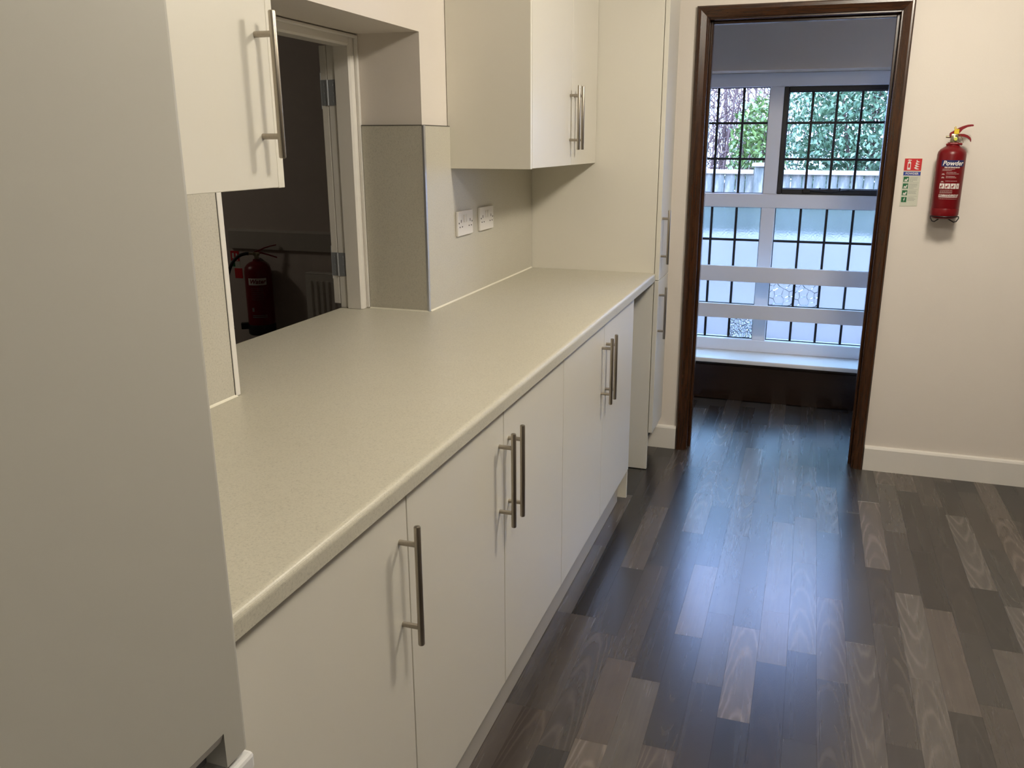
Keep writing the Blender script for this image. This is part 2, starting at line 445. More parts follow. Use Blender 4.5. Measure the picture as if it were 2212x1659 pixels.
# baseboards
def skirting(x0, x1, y, name, label):
    g = G().prism([(y, 0), (y-.016, 0), (y-.016, .104), (y-.012, .112), (y, .116)], 'x', x0, x1)
    struct(obj(name, g, 'white_gloss'), label, 'baseboard')
skirting(.920, XR, YE, 'baseboard_right', 'white baseboard below the powder extinguisher wall')
skirting(-.10, .055, YE, 'baseboard_left', 'short white baseboard between tall cupboard and doorway')

# doorway frame: dark stained architraves and linings
fr = empty_struct('door_1', 'dark stained wooden door frame around the open doorway', 'door frame', (.49, 3.99, 0))
def arch_poly(inner, outer):
    s = 1 if outer > inner else -1
    return [(inner, YE), (inner, YE-.010), (inner+s*.006, YE-.014), (inner+s*.030, YE-.020), (outer-s*.006, YE-.020), (outer, YE-.014), (outer, YE)]
AO0, AO1, AT = .056, .9185, 2.014
def z_mitre(poly, zfun):
    b = G()
    bm2 = bmesh.new(); A = [bm2.verts.new((x, y, 0)) for x, y in poly]; B_ = [bm2.verts.new((x, y, zfun(x))) for x, y in poly]
    bm2.faces.new(A); bm2.faces.new(B_[::-1]); n = len(poly)
    for i in range(n): bm2.faces.new((A[i], A[(i+1) % n], B_[(i+1) % n], B_[i]))
    bmesh.ops.recalc_face_normals(bm2, faces=bm2.faces[:]); b.add(bm2); return b
IT = AT-(.104-AO0)
def zl(x): return AT-(x-AO0)*(AT-IT)/(DL-AO0)
def zr(x): return AT-(AO1-x)*(AT-IT)/(AO1-DR)
obj('architrave', z_mitre(arch_poly(DL, AO0), zl), 'frame_wood', fr)
obj('architrave', z_mitre(arch_poly(DR, AO1), zr), 'frame_wood', fr)
hp = arch_poly(0, 1)   # head: same section turned, mitred ends
b2 = bmesh.new(); hs = [(IT, YE), (IT, YE-.010), (IT+.006, YE-.014), (IT+.030, YE-.020), (AT-.006, YE-.020), (AT, YE-.014), (AT, YE)]
A = [b2.verts.new((AO0+(AT-z)/(AT-IT)*(DL-AO0), y, z)) for z, y in hs]; B_ = [b2.verts.new((AO1-(AT-z)/(AT-IT)*(AO1-DR), y, z)) for z, y in hs]
b2.faces.new(A); b2.faces.new(B_[::-1])
for i in range(len(hs)): b2.faces.new((A[i], A[(i+1) % 7], B_[(i+1) % 7], B_[i]))
bmesh.ops.recalc_face_normals(b2, faces=b2.faces[:]); g = G(); g.add(b2); obj('architrave', g, 'frame_wood_h', fr)
obj('lining', G().box(DL-.03, DL+.006, YE-.002, YH+.004, 0, DT+.03, .0015), 'frame_wood', fr)
obj('lining', G().box(DR-.006, DR+.03, YE-.002, YH+.004, 0, DT+.03, .0015), 'frame_wood', fr)
obj('lining', G().box(DL+.006, DR-.006, YE-.002, YH+.004, DT-.004, DT+.03, .0015), 'frame_wood_h', fr)
obj('door_stop', G().box(DL+.006, DL+.018, YE+.045, YE+.085, 0, DT-.004, .002), 'frame_wood', fr)
obj('door_stop', G().box(DR-.018, DR-.006, YE+.045, YE+.085, 0, DT-.004, .002), 'frame_wood', fr)
obj('door_stop', G().box(DL+.018, DR-.018, YE+.045, YE+.085, DT-.016, DT-.004, .002), 'frame_wood_h', fr)

# window of the hall
win = empty_struct('window_1', 'white framed leaded window beyond the doorway', 'window', (.36, YG, ZS))
MW = .076; LW = .560; L0 = -.237
lights = [(L0+i*(LW+MW), L0+i*(LW+MW)+LW) for i in range(4)]      # second light opens, black framed
rows_u = [1.749, 1.559, 1.364, 1.173]; rows_l = [1.096, .907, .717, .526, .322]
YF0, YF1 = YG-.045, YG+.045
g = G().box(WX0-.06, WX1+.06, YF0, YF1, rows_u[0], ZH, .004); obj('frame_head', g, 'window_white', win)
g = G().box(WX0-.06, WX1+.06, YF0, YF1, ZS+.014, rows_l[-1], .004); obj('bottom_rail', g, 'window_white', win)
g = G().box(WX0-.06, WX1+.06, YF0-.004, YF1, rows_l[0], rows_u[-1], .004); obj('transom', g, 'window_white', win)
mx = [(WX0-.06, lights[0][0])]+[(lights[i][1], lights[i+1][0]) for i in range(3)]+[(lights[3][1], WX1+.06)]
for a, b_ in mx:
    obj('mullion', G().box(a, b_, YF0, YF1-.002, rows_l[-1], rows_l[0], .004), 'window_white', win)
    obj('mullion', G().box(a, b_, YF0, YF1-.002, rows_u[-1], rows_u[0], .004), 'window_white', win)
g = G().box(WX0-.06, WX1+.06, YWIN-.045, YF0+.03, ZS-.012, ZS+.014, .006, 2)
obj('window_sill', g, 'white_gloss', win)
pane_cache = {}
def pane(x0, x1, z0, z1, mat, parent):
    w, h = round(x1-x0, 3), round(z1-z0, 3)
    if (w, h, mat) not in pane_cache:
        me = G().box(-w/2, w/2, -.002, .002, -h/2, h/2).mesh('pane'); me.materials.append(M[mat]); pane_cache[(w, h, mat)] = me
    return obj('pane', pane_cache[(w, h, mat)], None, parent, loc=((x0+x1)/2, YG, (z0+z1)/2))
def light(x0, x1, zs, mat, special=None, n=4):
    p = (x1-x0)/n
    for r in range(len(zs)-1):
        for c in range(n):
            mm = (special or {}).get((r, c), mat)
            pane(x0+c*p, x0+(c+1)*p, zs[r+1], zs[r], mm, win)
    for c in range(0, n+1):
        w = .0065 if 0 < c < n else .004
        obj('lead_bar', G().box(x0+c*p-w, x0+c*p+w, YG-.009, YG+.009, zs[-1], zs[0], .0015), 'lead', win)
    for r, z in enumerate(zs):
        w = .0065 if 0 < r < len(zs)-1 else .004
        obj('lead_bar', G().box(x0, x1, YG-.008, YG+.008, z-w, z+w, .0015), 'lead', win)
for i, (a, b_) in enumerate(lights):
    if i == 1 or i == 3:
        # black steel casement
        t_, bt = .026, .030
        g = G(); g.box(a, a+t_, YG-.03, YG+.02, rows_u[-1], rows_u[0], .003); g.box(b_-t_, b_, YG-.03, YG+.02, rows_u[-1], rows_u[0], .003)
        g.box(a+t_, b_-t_, YG-.03, YG+.02, rows_u[0]-t_, rows_u[0], .003); g.box(a+t_, b_-t_, YG-.03, YG+.02, rows_u[-1], rows_u[-1]+bt, .003)
        cf = obj('casement', g, 'casement', win)
        if i == 1:
            g = G().tube([(a+.16, YG-.036, 1.196), (a+.30, YG-.045, 1.190), (a+.38, YG-.045, 1.202), (a+.42, YG-.042, 1.194)], .004, 6)
            g.box(a+.14, a+.18, YG-.042, YG-.03, 1.182, 1.205, .002); g.cyl((a+.23, YG-.04, 1.192), (a+.23, YG-.04, 1.212), .004, 8); g.cyl((a+.335, YG-.045, 1.192), (a+.335, YG-.045, 1.212), .004, 8)
            obj('casement_stay', g, 'stay', cf, True)
        light(a+t_, b_-t_, [rows_u[0]-t_, rows_u[1], rows_u[2], rows_u[3]+bt], 'clear')
    else:
        light(a, b_, rows_u, 'clear')
    sp_ = {}
    if i == 1: sp_ = {(2, 0): 'flake', (2, 1): 'flake'}
    if i == 0: sp_ = {(3, 3): 'pebble'}
    light(a, b_, rows_l, 'frost', sp_)

# guard rails across the window
for z0, z1, nm in ((.692, .780, 'upper white guard rail across the frosted hall window'), (.480, .562, 'lower white guard rail just above the hall window sill')):
    o = thing('guard_rail', nm, 'rail', (.7, YWIN+.02, z0), 'white rails across the hall window')
    obj('board', G().box(WX0-.06, WX1+.06, YWIN+.012, YWIN+.032, z0, z1, .003, 2), 'window_white', o)
    for bx_ in (WX0-.059, WX1+.029):
        obj('bracket', G().box(bx_, bx_+.03, YWIN+.030, YWIN+.06, z0+.02, z1-.02, .002), 'window_white', o)

# hatch frame and folded back shutter
FX = -.817; JY = 2.472; JZ = 1.741
d2 = empty_struct('door_2', 'white serving hatch frame with folded back shutter', 'hatch', (-.86, 2.0, WT))
def jamb(y_in, y_out, s):
    # profile in x,y : front corner bevel, rebate at the back
    return [(FX, y_out), (FX, y_in+s*.006), (FX-.006, y_in), (-.872, y_in), (-.872, y_in+s*.012), (XWB-.002, y_in+s*.012), (XWB-.002, y_out)]
obj('hatch_jamb', G().prism(jamb(JY, HY1-.002, 1), 'z', WT+.001, HZ-.002), 'white_gloss', d2)
obj('hatch_jamb', G().prism(jamb(HY0+.04, HY0+.002, -1), 'z', WT+.001, HZ-.002), 'white_gloss', d2)
g = G().prism([(FX, HZ-.002), (FX, JZ+.006), (FX-.006, JZ), (-.872, JZ), (-.872, JZ+.012), (XWB-.002, JZ+.012), (XWB-.002, HZ-.002)], 'y', HY0+.042, JY)
obj('hatch_head', g, 'white_gloss', d2)
obj('hatch_bead', G().box(FX-.001, FX+.012, HY1-.012, HY1-.001, WT+.001, HZ-.003, .003), 'white_gloss', d2)
obj('hatch_bead', G().box(FX-.001, FX+.012, HY0+.042, HY1-.012, HZ-.013, HZ-.003, .003), 'white_gloss', d2)
leaf = obj('shutter_leaf', G().box(-.933, -.909, 2.486, 2.99, WT+.012, JZ+.006, .002), 'white_gloss', d2)
for z in (1.565, 1.018):
    g = G().box(-.9105, -.873, JY+.0085, JY+.0115, z, z+.078, .0005)
    g.box(-.931, -.9095, 2.4835, 2.4865, z, z+.078, .0005)
    g.cyl((-.907, 2.482, z), (-.907, 2.482, z+.078), .0042, 12)
    for zz in (.012, .038, .064):
        g.cyl((-.888, JY+.0075, z+zz), (-.888, JY+.009, z+zz), .003, 8); g.cyl((-.922, 2.4825, z+zz), (-.922, 2.484, z+zz), .003, 8)
    g.box(-.9335, -.931, 2.484, 2.50, z-.01, z+.1, .0005)
    obj('hinge', g, 'hinge', leaf)

# dim room behind the hatch
YD = 4.60
g = G(); g.box(-5.9, XWB, YD, YD+.1, 0, ZC); g.box(-6, -5.9, YB, YD, 0, ZC); g.box(-6, XWB, YB-.1, YB, 0, ZC)
struct(obj('wall_beyond_hatch', g, 'dim_wall'), 'unlit wall of the dark room behind the hatch', 'wall')
struct(obj('floor_beyond_hatch', G().box(-5.9, XWB, YB, YD, -.006, .004), 'dim_floor'), 'dark floor of the room behind the hatch', 'floor')
g = G().prism([(YD, .795), (YD-.022, .795), (YD-.022, .905), (YD-.012, .918), (YD, .918)], 'x', -2.96, -1.2)
tag(obj('dado_rail', g, 'dado'), 'pale board running along the dark wall behind water extinguisher', 'dado rail')

# =================================================================== KITCHEN UNITS
DX = -.038       # front of base doors
def handle_mesh(L=.231, cc=.160, so=.035, r=.006):
    g = G().cyl((so, 0, -L/2), (so, 0, L/2), r, 20, bev=.0022)
    for s in (-1, 1): g.cyl((0, 0, s*cc/2), (so-.002, 0, s*cc/2), .005, 14)
    me = g.mesh('handle'); me.materials.append(M['steel'])
    for p in me.polygons: p.use_smooth = True
    try: me.set_sharp_from_angle(angle=math.radians(40))
    except Exception: pass
    return me
HM = handle_mesh()
def add_handle(door, x, y, z):
    return obj('handle', HM, None, door, loc=(x, y, z))
def slab(x0, x1, y0, y1, z0, z1): return G().box(x0, x1, y0, y1, z0, z1, .0012, 2)

ZD0, ZD1 = .147, .868
def base_unit(y0, y1, doors, label):
    t = thing('base_unit', label, 'base cupboard', (-.31, (y0+y1)/2, ZD0-.007), 'base units under the worktop')
    g = G(); th = .018; xb, xf = XW+.03, DX-.0195
    g.box(xb, xf, y0+.001, y0+th, ZD0-.006, WT-.042); g.box(xb, xf, y1-th, y1-.001, ZD0-.006, WT-.042)
    g.box(xb, xf, y0+th, y1-th, ZD0-.006, ZD0+.012); g.box(xb, xb+.008, y0+th, y1-th, ZD0+.012, WT-.042)
    g.box(xb+.01, xf-.002, y0+th, y1-th, .50, .518); g.box(xf-.08, xf, y0+th, y1-th, WT-.06, WT-.042)
    obj('carcass', g, 'laminate', t)
    for (a, b_, hy) in doors:
        d = obj('door', slab(DX-.018, DX, a+.0015, b_-.0015, ZD0, ZD1), 'laminate', t)
        add_handle(d, DX, hy, .7065)
    return t
base_unit(.713, 1.213, [(.713, 1.213, 1.181)], 'cream single-door base cupboard beside the white fridge freezer')
base_unit(1.213, 2.215, [(1.213, 1.712, 1.681), (1.712, 2.215, 1.744)], 'middle cream base cupboard with its two bar handles paired')
b3 = base_unit(2.215, 3.205, [(2.215, 2.716, 2.685), (2.716, 3.220, 2.748)], 'far cream double-door base cupboard next to the open gap')
obj('end_panel', slab(XW+.03, DX-.002, 3.2055, 3.2185, .022, WT-.043), 'laminate_edge', b3)
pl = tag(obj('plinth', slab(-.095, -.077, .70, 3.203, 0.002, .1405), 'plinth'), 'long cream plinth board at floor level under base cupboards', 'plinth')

# worktop with rounded front edge, running into the hatch
wt = thing('worktop', 'long speckled cream laminate worktop running into the serving hatch', 'worktop', (-.3, 2.1, WT-.038))
XF = -.022; rr = .012; zb = WT-.038
prof = [(XF-.57, WT), ]
poly = [(XW+.002, zb), (XF-.004, zb), (XF, zb+.004)]
for i in range(0, 9):
    a = math.pi/2*i/8; poly.append((XF-rr+rr*math.cos(a), WT-rr+rr*math.sin(a)))
poly += [(XW+.002, WT)]
obj('main_top', G().prism(poly, 'y', .69, 3.5990), 'worktop', wt)
obj('hatch_top', G().box(XWB+.001, XW+.002, HY0+.002, HY1-.002, zb, WT), 'worktop', wt)
def bead(x0, y0, x1, y1, nx, ny):
    r = .0045; p0, p1 = Vector((x0, y0, WT)), Vector((x1, y1, WT)); n = Vector((nx, ny, 0))
    b = bmesh.new(); A = []; B_ = []
    sec = [(0, 0), (r, 0), (r*.45, r*.45), (0, r)]
    for u, v in sec:
        A.append(b.verts.new(p0+n*u+Vector((0, 0, v+.0003)))); B_.append(b.verts.new(p1+n*u+Vector((0, 0, v+.0003))))
    for i in range(4): b.faces.new((A[i], A[(i+1) % 4], B_[(i+1) % 4], B_[i]))
    b.faces.new(A); b.faces.new(B_[::-1]); bmesh.ops.recalc_face_normals(b, faces=b.faces[:]); g = G(); g.add(b); return g
SX = XW+.010   # front of splashback panels
obj('sealant', bead(SX, .70, SX, HY0, 1, 0), 'sealant', wt)
obj('sealant', bead(SX, HY1, SX, 3.597, 1, 0), 'sealant', wt)
obj('sealant', bead(SX, HY1-.010, FX+.013, HY1-.010, 0, -1), 'sealant', wt)

# splashbacks
SZ = 1.503
def splash(label, x0, x1, y0, y1, z1=SZ):
    t = thing('splashback', label, 'splashback', ((x0+x1)/2, (y0+y1)/2, WT+.0005), 'speckled splashback panels')
    obj('panel', G().box(x0, x1, y0, y1, WT+.0008, z1, .0006), 'splash', t); return t
s = splash('narrow speckled splashback strip between fridge freezer and hatch', XW+.001, SX, .70, HY0-.003)
obj('edge_trim', G().box(XW+.001, SX+.0015, HY0-.003, HY0+.013, WT+.001, SZ+.01, .001), 'white_gloss', s)
obj('joint_line', G().box(SX-.002, SX+.0006, HY0-.0052, HY0-.0032, WT+.001, SZ), 'hole', s)
s = splash('wide speckled splashback behind the two white sockets', XW+.001, SX, HY1+.0005, 3.597)
obj('edge_trim', G().box(SX-.006, SX+.0012, HY1-.0115, HY1+.0008, WT+.001, SZ+.001, .0008), 'trim_metal', s)
obj('top_trim', G().box(XW+.001, SX+.0008, HY1, 2.706, SZ, SZ+.0025), 'dark_gap', s)
s = splash('shaded speckled splashback return inside the hatch reveal', FX+.0135, SX-.006, HY1-.0095, HY1-.0005)
obj('top_trim', G().box(FX+.0135, SX-.006, HY1-.0105, HY1-.0005, SZ, SZ+.0025), 'dark_gap', s)

# wall cupboards
CX = -.299
def wall_unit(label, y0, y1, zb_, doors, end):
    t = thing('wall_cupboard', label, 'wall cupboard', (-.44, (y0+y1)/2, zb_), 'wall cupboards above the worktop')
    zt = 2.09
    ca, cb = (y0, y1-.0205) if end == 'far' else (y0+.0205, y1)
    g = G(); th = .016; xf = CX-.0195
    g.box(XW+.012, xf, ca, ca+th, zb_, zt); g.box(XW+.012, xf, cb-th, cb, zb_, zt)
    g.box(XW+.012, xf, ca+th, cb-th, zb_, zb_+th); g.box(XW+.012, xf, ca+th, cb-th, zt-th, zt)
    g.box(XW+.012, XW+.018, ca+th, cb-th, zb_+th, zt-th); g.box(XW+.02, xf-.01, ca+th, cb-th, 1.70, 1.716)
    obj('carcass', g, 'laminate', t)
    if end == 'far': obj('end_panel', slab(XW+.002, CX-.001, y1-.0185, y1, zb_-.001, zt), 'laminate_edge', t)
    else: obj('end_panel', slab(XW+.002, CX-.0005, y0, y0+.0185, zb_-.002, zt), 'laminate_edge', t)
    for a, b_, hy in doors:
        d = obj('door', slab(CX-.018, CX, a+.0012, b_-.0012, zb_, zt), 'laminate', t)
        add_handle(d, CX, hy, 1.5415)
    return t
wall_unit('cream wall cupboard with long handle between fridge freezer and hatch', .70, 1.3105, 1.376, [(.70, 1.2915, 1.257)], 'far')
wall_unit('cream double-door wall cupboard above the white sockets', 2.708, 3.598, 1.369, [(2.727, 3.212, 3.18), (3.212, 3.598, 3.238)], 'near')

# tall cupboard against the end wall
TY = 3.600; TX = -.029
t = thing('tall_cupboard', 'tall cream cupboard standing between worktop and doorway', 'tall cupboard', (-.3, 3.75, 0))
obj('side_panel', slab(XW+.002, TX, TY, TY+.018, .003, 2.25), 'laminate', t)
g = G(); y0, y1 = TY+.0185, 3.86; xf = -.031
g.box(XW+.004, xf, y0, y0+.016, .15, 2.25); g.box(XW+.004, xf, y1-.016, y1, .15, 2.25)
g.box(XW+.004, xf, y0+.016, y1-.016, .15, .166); g.box(XW+.004, xf, y0+.016, y1-.016, 2.234, 2.25); g.box(XW+.004, XW+.01, y0+.016, y1-.016, .166, 2.234)
for z in (.55, .87, 1.3, 1.8): g.box(XW+.02, xf-.01, y0+.016, y1-.016, z, z+.016)
obj('carcass', g, 'dark_gap', t)
obj('filler', G().box(-.06, -.034, 3.861, YE-.001, .12, 2.25, .001), 'laminate_edge', t)
obj('plinth', G().box(-.095, -.078, TY+.019, 3.905, .003, .148, .001), 'laminate_edge', t)
TD = -.008
for z0, z1, hz in ((.181, .8765, .7305), (.8795, 2.24, 1.0605)):
    d = obj('door', slab(-.0265, TD, TY-.0005, 3.855, z0, z1), 'laminate', t)
    add_handle(d, TD-.006, TY+.030, hz)

# small dark fitting in the gap
g = G().cyl((-.13, TY-.001, .405), (-.13, TY-.014, .405), .016, 16, bev=.002); g.box(-.136, -.124, TY-.022, TY-.012, .392, .418, .002)
obj('pipe_fitting', g, 'black', t)

# =================================================================== FRIDGE FREEZER
FXF, FY0, FY1 = .030, .070, .667
f = thing('fridge_freezer', 'tall plain white fridge freezer standing at the near end of worktop', 'fridge freezer', (-.27, .37, 0))
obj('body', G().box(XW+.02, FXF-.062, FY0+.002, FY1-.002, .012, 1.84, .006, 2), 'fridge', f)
obj('plinth_grille', G().box(FXF-.07, FXF-.062, FY0+.01, FY1-.01, .012, .07), 'recess', f)
UZ0 = .788
# upper door with grip recess cut from its bottom edge
gy0, gy1, gz = .115, .628, .832
g = G(); xd0, xd1 = FXF-.058, FXF
b = bmesh.new()
pl2 = [(FY0, UZ0), (gy0, UZ0), (gy0, gz), (gy1, gz), (gy1, UZ0), (FY1, UZ0), (FY1, 1.84), (FY0, 1.84)]
A = [b.verts.new((xd1, y, z)) for y, z in pl2]; B_ = [b.verts.new((xd1-.030, y, z)) for y, z in pl2]
b.faces.new(A); b.faces.new(B_[::-1])
for i in range(8): b.faces.new((A[i], A[(i+1) % 8], B_[(i+1) % 8], B_[i]))
bmesh.ops.recalc_face_normals(b, faces=b.faces[:])
es = [e for e in b.edges if all(abs(v.co.y-FY1) < 1e-4 for v in e.verts) and all(abs(v.co.x-xd1) < 1e-4 for v in e.verts)]
bmesh.ops.bevel(b, geom=es, offset=.008, segments=4, affect='EDGES', profile=.5)
g.add(b); g.box(xd0, xd1-.030, FY0, FY1-.001, UZ0, 1.84)
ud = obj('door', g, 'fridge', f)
ud['label'] = 'upper fridge door with a recessed grip along its bottom edge'
g = G().box(xd1-.0298, xd1-.027, gy0+.001, gy1-.001, UZ0, gz-.001)
obj('grip_recess', g, 'recess', ud)
g = G().prism([(xd1-.026, gz-.0005), (xd1-.0004, gz-.0005), (xd1-.003, gz-.010), (xd1-.026, gz-.016)], 'y', gy0+.001, gy1-.001)
obj('grip_lip', g, 'recess_lip', ud)
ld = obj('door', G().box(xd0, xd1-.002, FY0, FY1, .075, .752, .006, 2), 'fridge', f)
obj('door_trim', G().box(xd0, xd1+.004, FY0, FY1+.003, .755, .779, .005, 2), 'fridge_trim', ld)

# =================================================================== SOCKETS
def socket(y0, label):
    y1 = y0+.140; z0, z1 = 1.134, 1.220
    t = thing('wall_socket', label, 'socket', (SX, (y0+y1)/2, z0), 'double sockets on the splashback')
    obj('plate', G().box(SX+.0002, SX+.010, y0, y1, z0, z1, .0025, 2), 'socket', t)
    xf = SX+.010; ym = (y0+y1)/2
    for s in (-1, 1):
        obj('switch', G().box(xf-.001, xf+.003, ym+s*.0105-.0065, ym+s*.0105+.0065, z0+.046, z0+.072, .0015), 'socket', t)
        c = ym+s*.042
        obj('slot', G().box(xf-.002, xf+.0003, c-.002, c+.002, z0+.046, z0+.056), 'hole', t)
        for q in (-1, 1): obj('slot', G().box(xf-.002, xf+.0003, c+q*.011-.0035, c+q*.011+.0035, z0+.029, z0+.033), 'hole', t)
        obj('screw', G().cyl((xf-.001, ym+s*.060, z0+.045), (xf+.0006, ym+s*.060, z0+.045), .003, 10), 'hole', t)
socket(2.738, 'white double socket nearer the hatch on the speckled splashback')
socket(2.950, 'white double socket nearer the tall cupboard on the splashback')

# =================================================================== FIRE EXTINGUISHERS
def place(o, parent):
    o.parent = parent; return o
def wrap(me, r, z, th0=0.0):
    """bend a flat mesh (x along, y up) round a vertical cylinder whose front is -y"""
    b = bmesh.new(); b.from_mesh(me); bmesh.ops.triangulate(b, faces=b.faces[:])
    long = [e for e in b.edges if abs(e.verts[0].co.x-e.verts[1].co.x) > r*.18]
    for _ in range(4):
        if not long: break
        bmesh.ops.subdivide_edges(b, edges=long, cuts=1); bmesh.ops.triangulate(b, faces=b.faces[:])
        long = [e for e in b.edges if abs(e.verts[0].co.x-e.verts[1].co.x) > r*.18]
    for v in b.verts:
        a = v.co.x/r+th0; v.co = Vector((r*math.sin(a), -r*math.cos(a), z+v.co.y))
    g = G(); g.add(b); bpy.data.meshes.remove(me); return g
def rect_me(x0, x1, y0, y1, rad=0):
    b = bmesh.new(); n = 10; pts = []
    if rad:
        for cx_, cy_, a0 in ((x1-rad, y1-rad, 0), (x0+rad, y1-rad, 90), (x0+rad, y0+rad, 180), (x1-rad, y0+rad, 270)):
            for i in range(4): a = math.radians(a0+30*i); pts.append((cx_+rad*math.cos(a), cy_+rad*math.sin(a)))
    else: pts = [(x0, y0), (x1, y0), (x1, y1), (x0, y1)]
    b.faces.new([b.verts.new((x, y, 0)) for x, y in pts])
    me = bpy.data.meshes.new('r'); b.to_mesh(me); b.free(); return me
def rects_me(rs):
    b = bmesh.new()
    for x0, x1, y0, y1 in rs: b.faces.new([b.verts.new(p) for p in ((x0, y0, 0), (x1, y0, 0), (x1, y1, 0), (x0, y1, 0))])
    me = bpy.data.meshes.new('r'); b.to_mesh(me); b.free(); return me
def dashes(y, x0, x1, rnd, h=.0012):
    out = []; x = x0
    while x < x1:
        w = rnd.uniform(.002, .006); out.append((x, min(x+w, x1), y-h/2, y+h/2)); x += w+.0012
    return out
def lpart(name, g, mat, parent, smooth=False, stuff=False):
    me = g.mesh(name); me.materials.append(M[mat])
    if smooth:
        for p in me.polygons: p.use_smooth = True
        try: me.set_sharp_from_angle(angle=math.radians(40))
        except Exception: pass
    o = bpy.data.objects.new(name, me); C.objects.link(o); o.parent = parent
    if name in ('small_print', 'icon_shapes'): o['kind'] = 'stuff'
    return o

# --- powder extinguisher on the end wall (local origin at its bottom centre, front = -y)
R = .0535
e = thing('fire_extinguisher', 'small red powder fire extinguisher hung right of the doorway', 'extinguisher', (1.112, 3.855, 1.150))
body = lpart('cylinder', G().lathe([(0, .008), (.036, .004), (.048, .008), (.0525, .018), (R, .024), (R, .045), (R-.0006, .0465), (R, .048), (R, .257), (R-.002, .268), (R-.009, .278), (R-.020, .285), (.026, .290), (.0225, .296), (.0205, .305), (0, .305)], 0, 0, 48), 'ext_red', e, True)
lpart('collar', G().tube([(-.024, -.004, .296), (-.012, -.022, .300), (.012, -.022, .300), (.030, -.006, .298)], .004, 8), 'lever_red', e, True)
g = G().cyl((0, 0, .303), (0, 0, .332), .0135, 20, bev=.002); g.box(-.013, .013, -.011, .011, .318, .338, .003, 2); g.cyl((-.012, 0, .326), (-.030, 0, .327), .0045, 12)
valve = lpart('valve', g, 'brass', e, True)
g = G().cyl((.004, -.010, .318), (.004, -.017, .318), .0085, 20, bev=.001)
lpart('gauge', g, 'brass', e, True)
lpart('gauge_face', G().cyl((.004, -.0165, .318), (.004, -.0178, .318), .0065, 20), 'gauge', e)
# levers: squeeze lever above, carrying handle below, both bent away to the right
def lever(pts, w):
    g = G(); b = bmesh.new(); A = []
    for (x, z, h) in pts:
        A.append([b.verts.new((x, sy_*w/2, z+sz*h/2)) for sy_, sz in ((-1, -1), (1, -1), (1, 1), (-1, 1))])
    for P_, Q in zip(A, A[1:]):
        for i in range(4): b.faces.new((P_[i], P_[(i+1) % 4], Q[(i+1) % 4], Q[i]))
    b.faces.new(A[0]); b.faces.new(A[-1][::-1]); bmesh.ops.recalc_face_normals(b, faces=b.faces[:])
    bmesh.ops.bevel(b, geom=b.edges[:], offset=.0009, segments=2, affect='EDGES'); g.add(b); return g
lpart('squeeze_lever', lever([(-.018, .333, .016), (.000, .341, .024), (.016, .351, .023), (.027, .361, .013), (.043, .368, .009), (.057, .370, .0075), (.064, .3695, .006)], .017), 'lever_red', e)
lpart('carry_handle', lever([(-.014, .331, .009), (.015, .333, .010), (.034, .332, .011), (.048, .327, .010), (.058, .319, .010), (.062, .311, .010)], .016), 'lever_red', e)
lpart('safety_tag', G().box(-.004, .014, -.0125, -.010, .337, .356, .001), 'yellow', e)
g = G().tube([(.000, -.010, .353), (-.005, -.011, .362), (-.001, -.011, .366), (.003, -.011, .356)], .0016, 6)
lpart('seal_tie', g, 'yellow', e, True)
g = G().tube([(.014, -.009, .338), (.020, -.010, .332), (.030, -.010, .318), (.034, -.009, .305), (.030, -.008, .301), (.016, -.010, .312), (.013, -.010, .330)], .001, 6)
lpart('pin_wire', g, 'wire', e, True)
# black wire cradle below, fixed back to the wall
g = G()
for s in (-1, 1):
    g.tube([(s*.052, -.020, .014), (s*.0525, -.026, .008), (s*.045, -.028, -.005), (s*.036, -.022, -.008), (s*.020, -.006, .001), (s*.02, .058, .001)], .0023, 8)
g.tube([(-.052, -.020, .014), (-.03, -.044, .015), (0, -.0555, .015), (.03, -.044, .015), (.052, -.020, .014)], .002, 8)
lpart('wire_cradle', g, 'black', e, True)
g = G().box(-.014, .014, .056, .074, .0, .30, .001); g.box(-.01, .01, .050, .06, .20, .23)
lpart('wall_bracket', g, 'black', e)
rq = random.Random(3)
Z = lambda px: 1.383-(px-640)*.000312-1.150
lb = wrap(rect_me(-.044, .048, -.0125, .0125, .003), R+.0004, Z(668), .03)
lab = lpart('label_band', lb, 'print_blue', body)
lpart('lettering', wrap(text_mesh('Powder', .0255, .25, .0007), R+.0008, Z(668), .05), 'print_white', body)
lpart('lettering', wrap(text_mesh('FIRE EXTINGUISHER', .0066, .15, .0003), R+.0006, Z(719), .02), 'print_white', body)
ds = []
for y_, a, b_ in ((740, -.035, .012), (755, -.035, .0), (780, -.018, .018), (798, -.018, .030), (830, -.018, .015), (846, -.018, .02), (888, -.018, .026)): ds += dashes(Z(y_)-Z(740), a, b_, rq)
for y_ in (800, 842, 895): ds += [(-.036, -.024, Z(y_)-Z(740)-.003, Z(y_)-Z(740)-.0018), (-.034, -.026, Z(y_)-Z(740), Z(y_)-Z(740)+.0014)]
for y_ in (1003, 1016, 1029, 1040, 1112): ds += dashes(Z(y_)-Z(740), -.035, .012 if y_ < 1100 else .035, rq, .0008)
lpart('small_print', wrap(rects_me(ds), R+.0006, Z(740), 0), 'print_white', body)
lpart('fire_class_icons', wrap(rects_me([(-.040+i*.0215, -.040+i*.0215+(.019 if i < 3 else .013), -.0102, .0102) for i in range(4)]), R+.0006, Z(952), .02), 'print_white', body)
ic = []
for i in range(4):
    x0 = -.040+i*.0215
    ic += [(x0+.003, x0+.008, -.006, .001), (x0+.009, x0+.0125, -.004, .006), (x0+.003, x0+.012, -.0085, -.0075)] if i < 3 else [(x0+.005, x0+.0075, -.005, .004)]
lpart('icon_shapes', wrap(rects_me(ic), R+.0009, Z(952), .02), 'print_red', body)
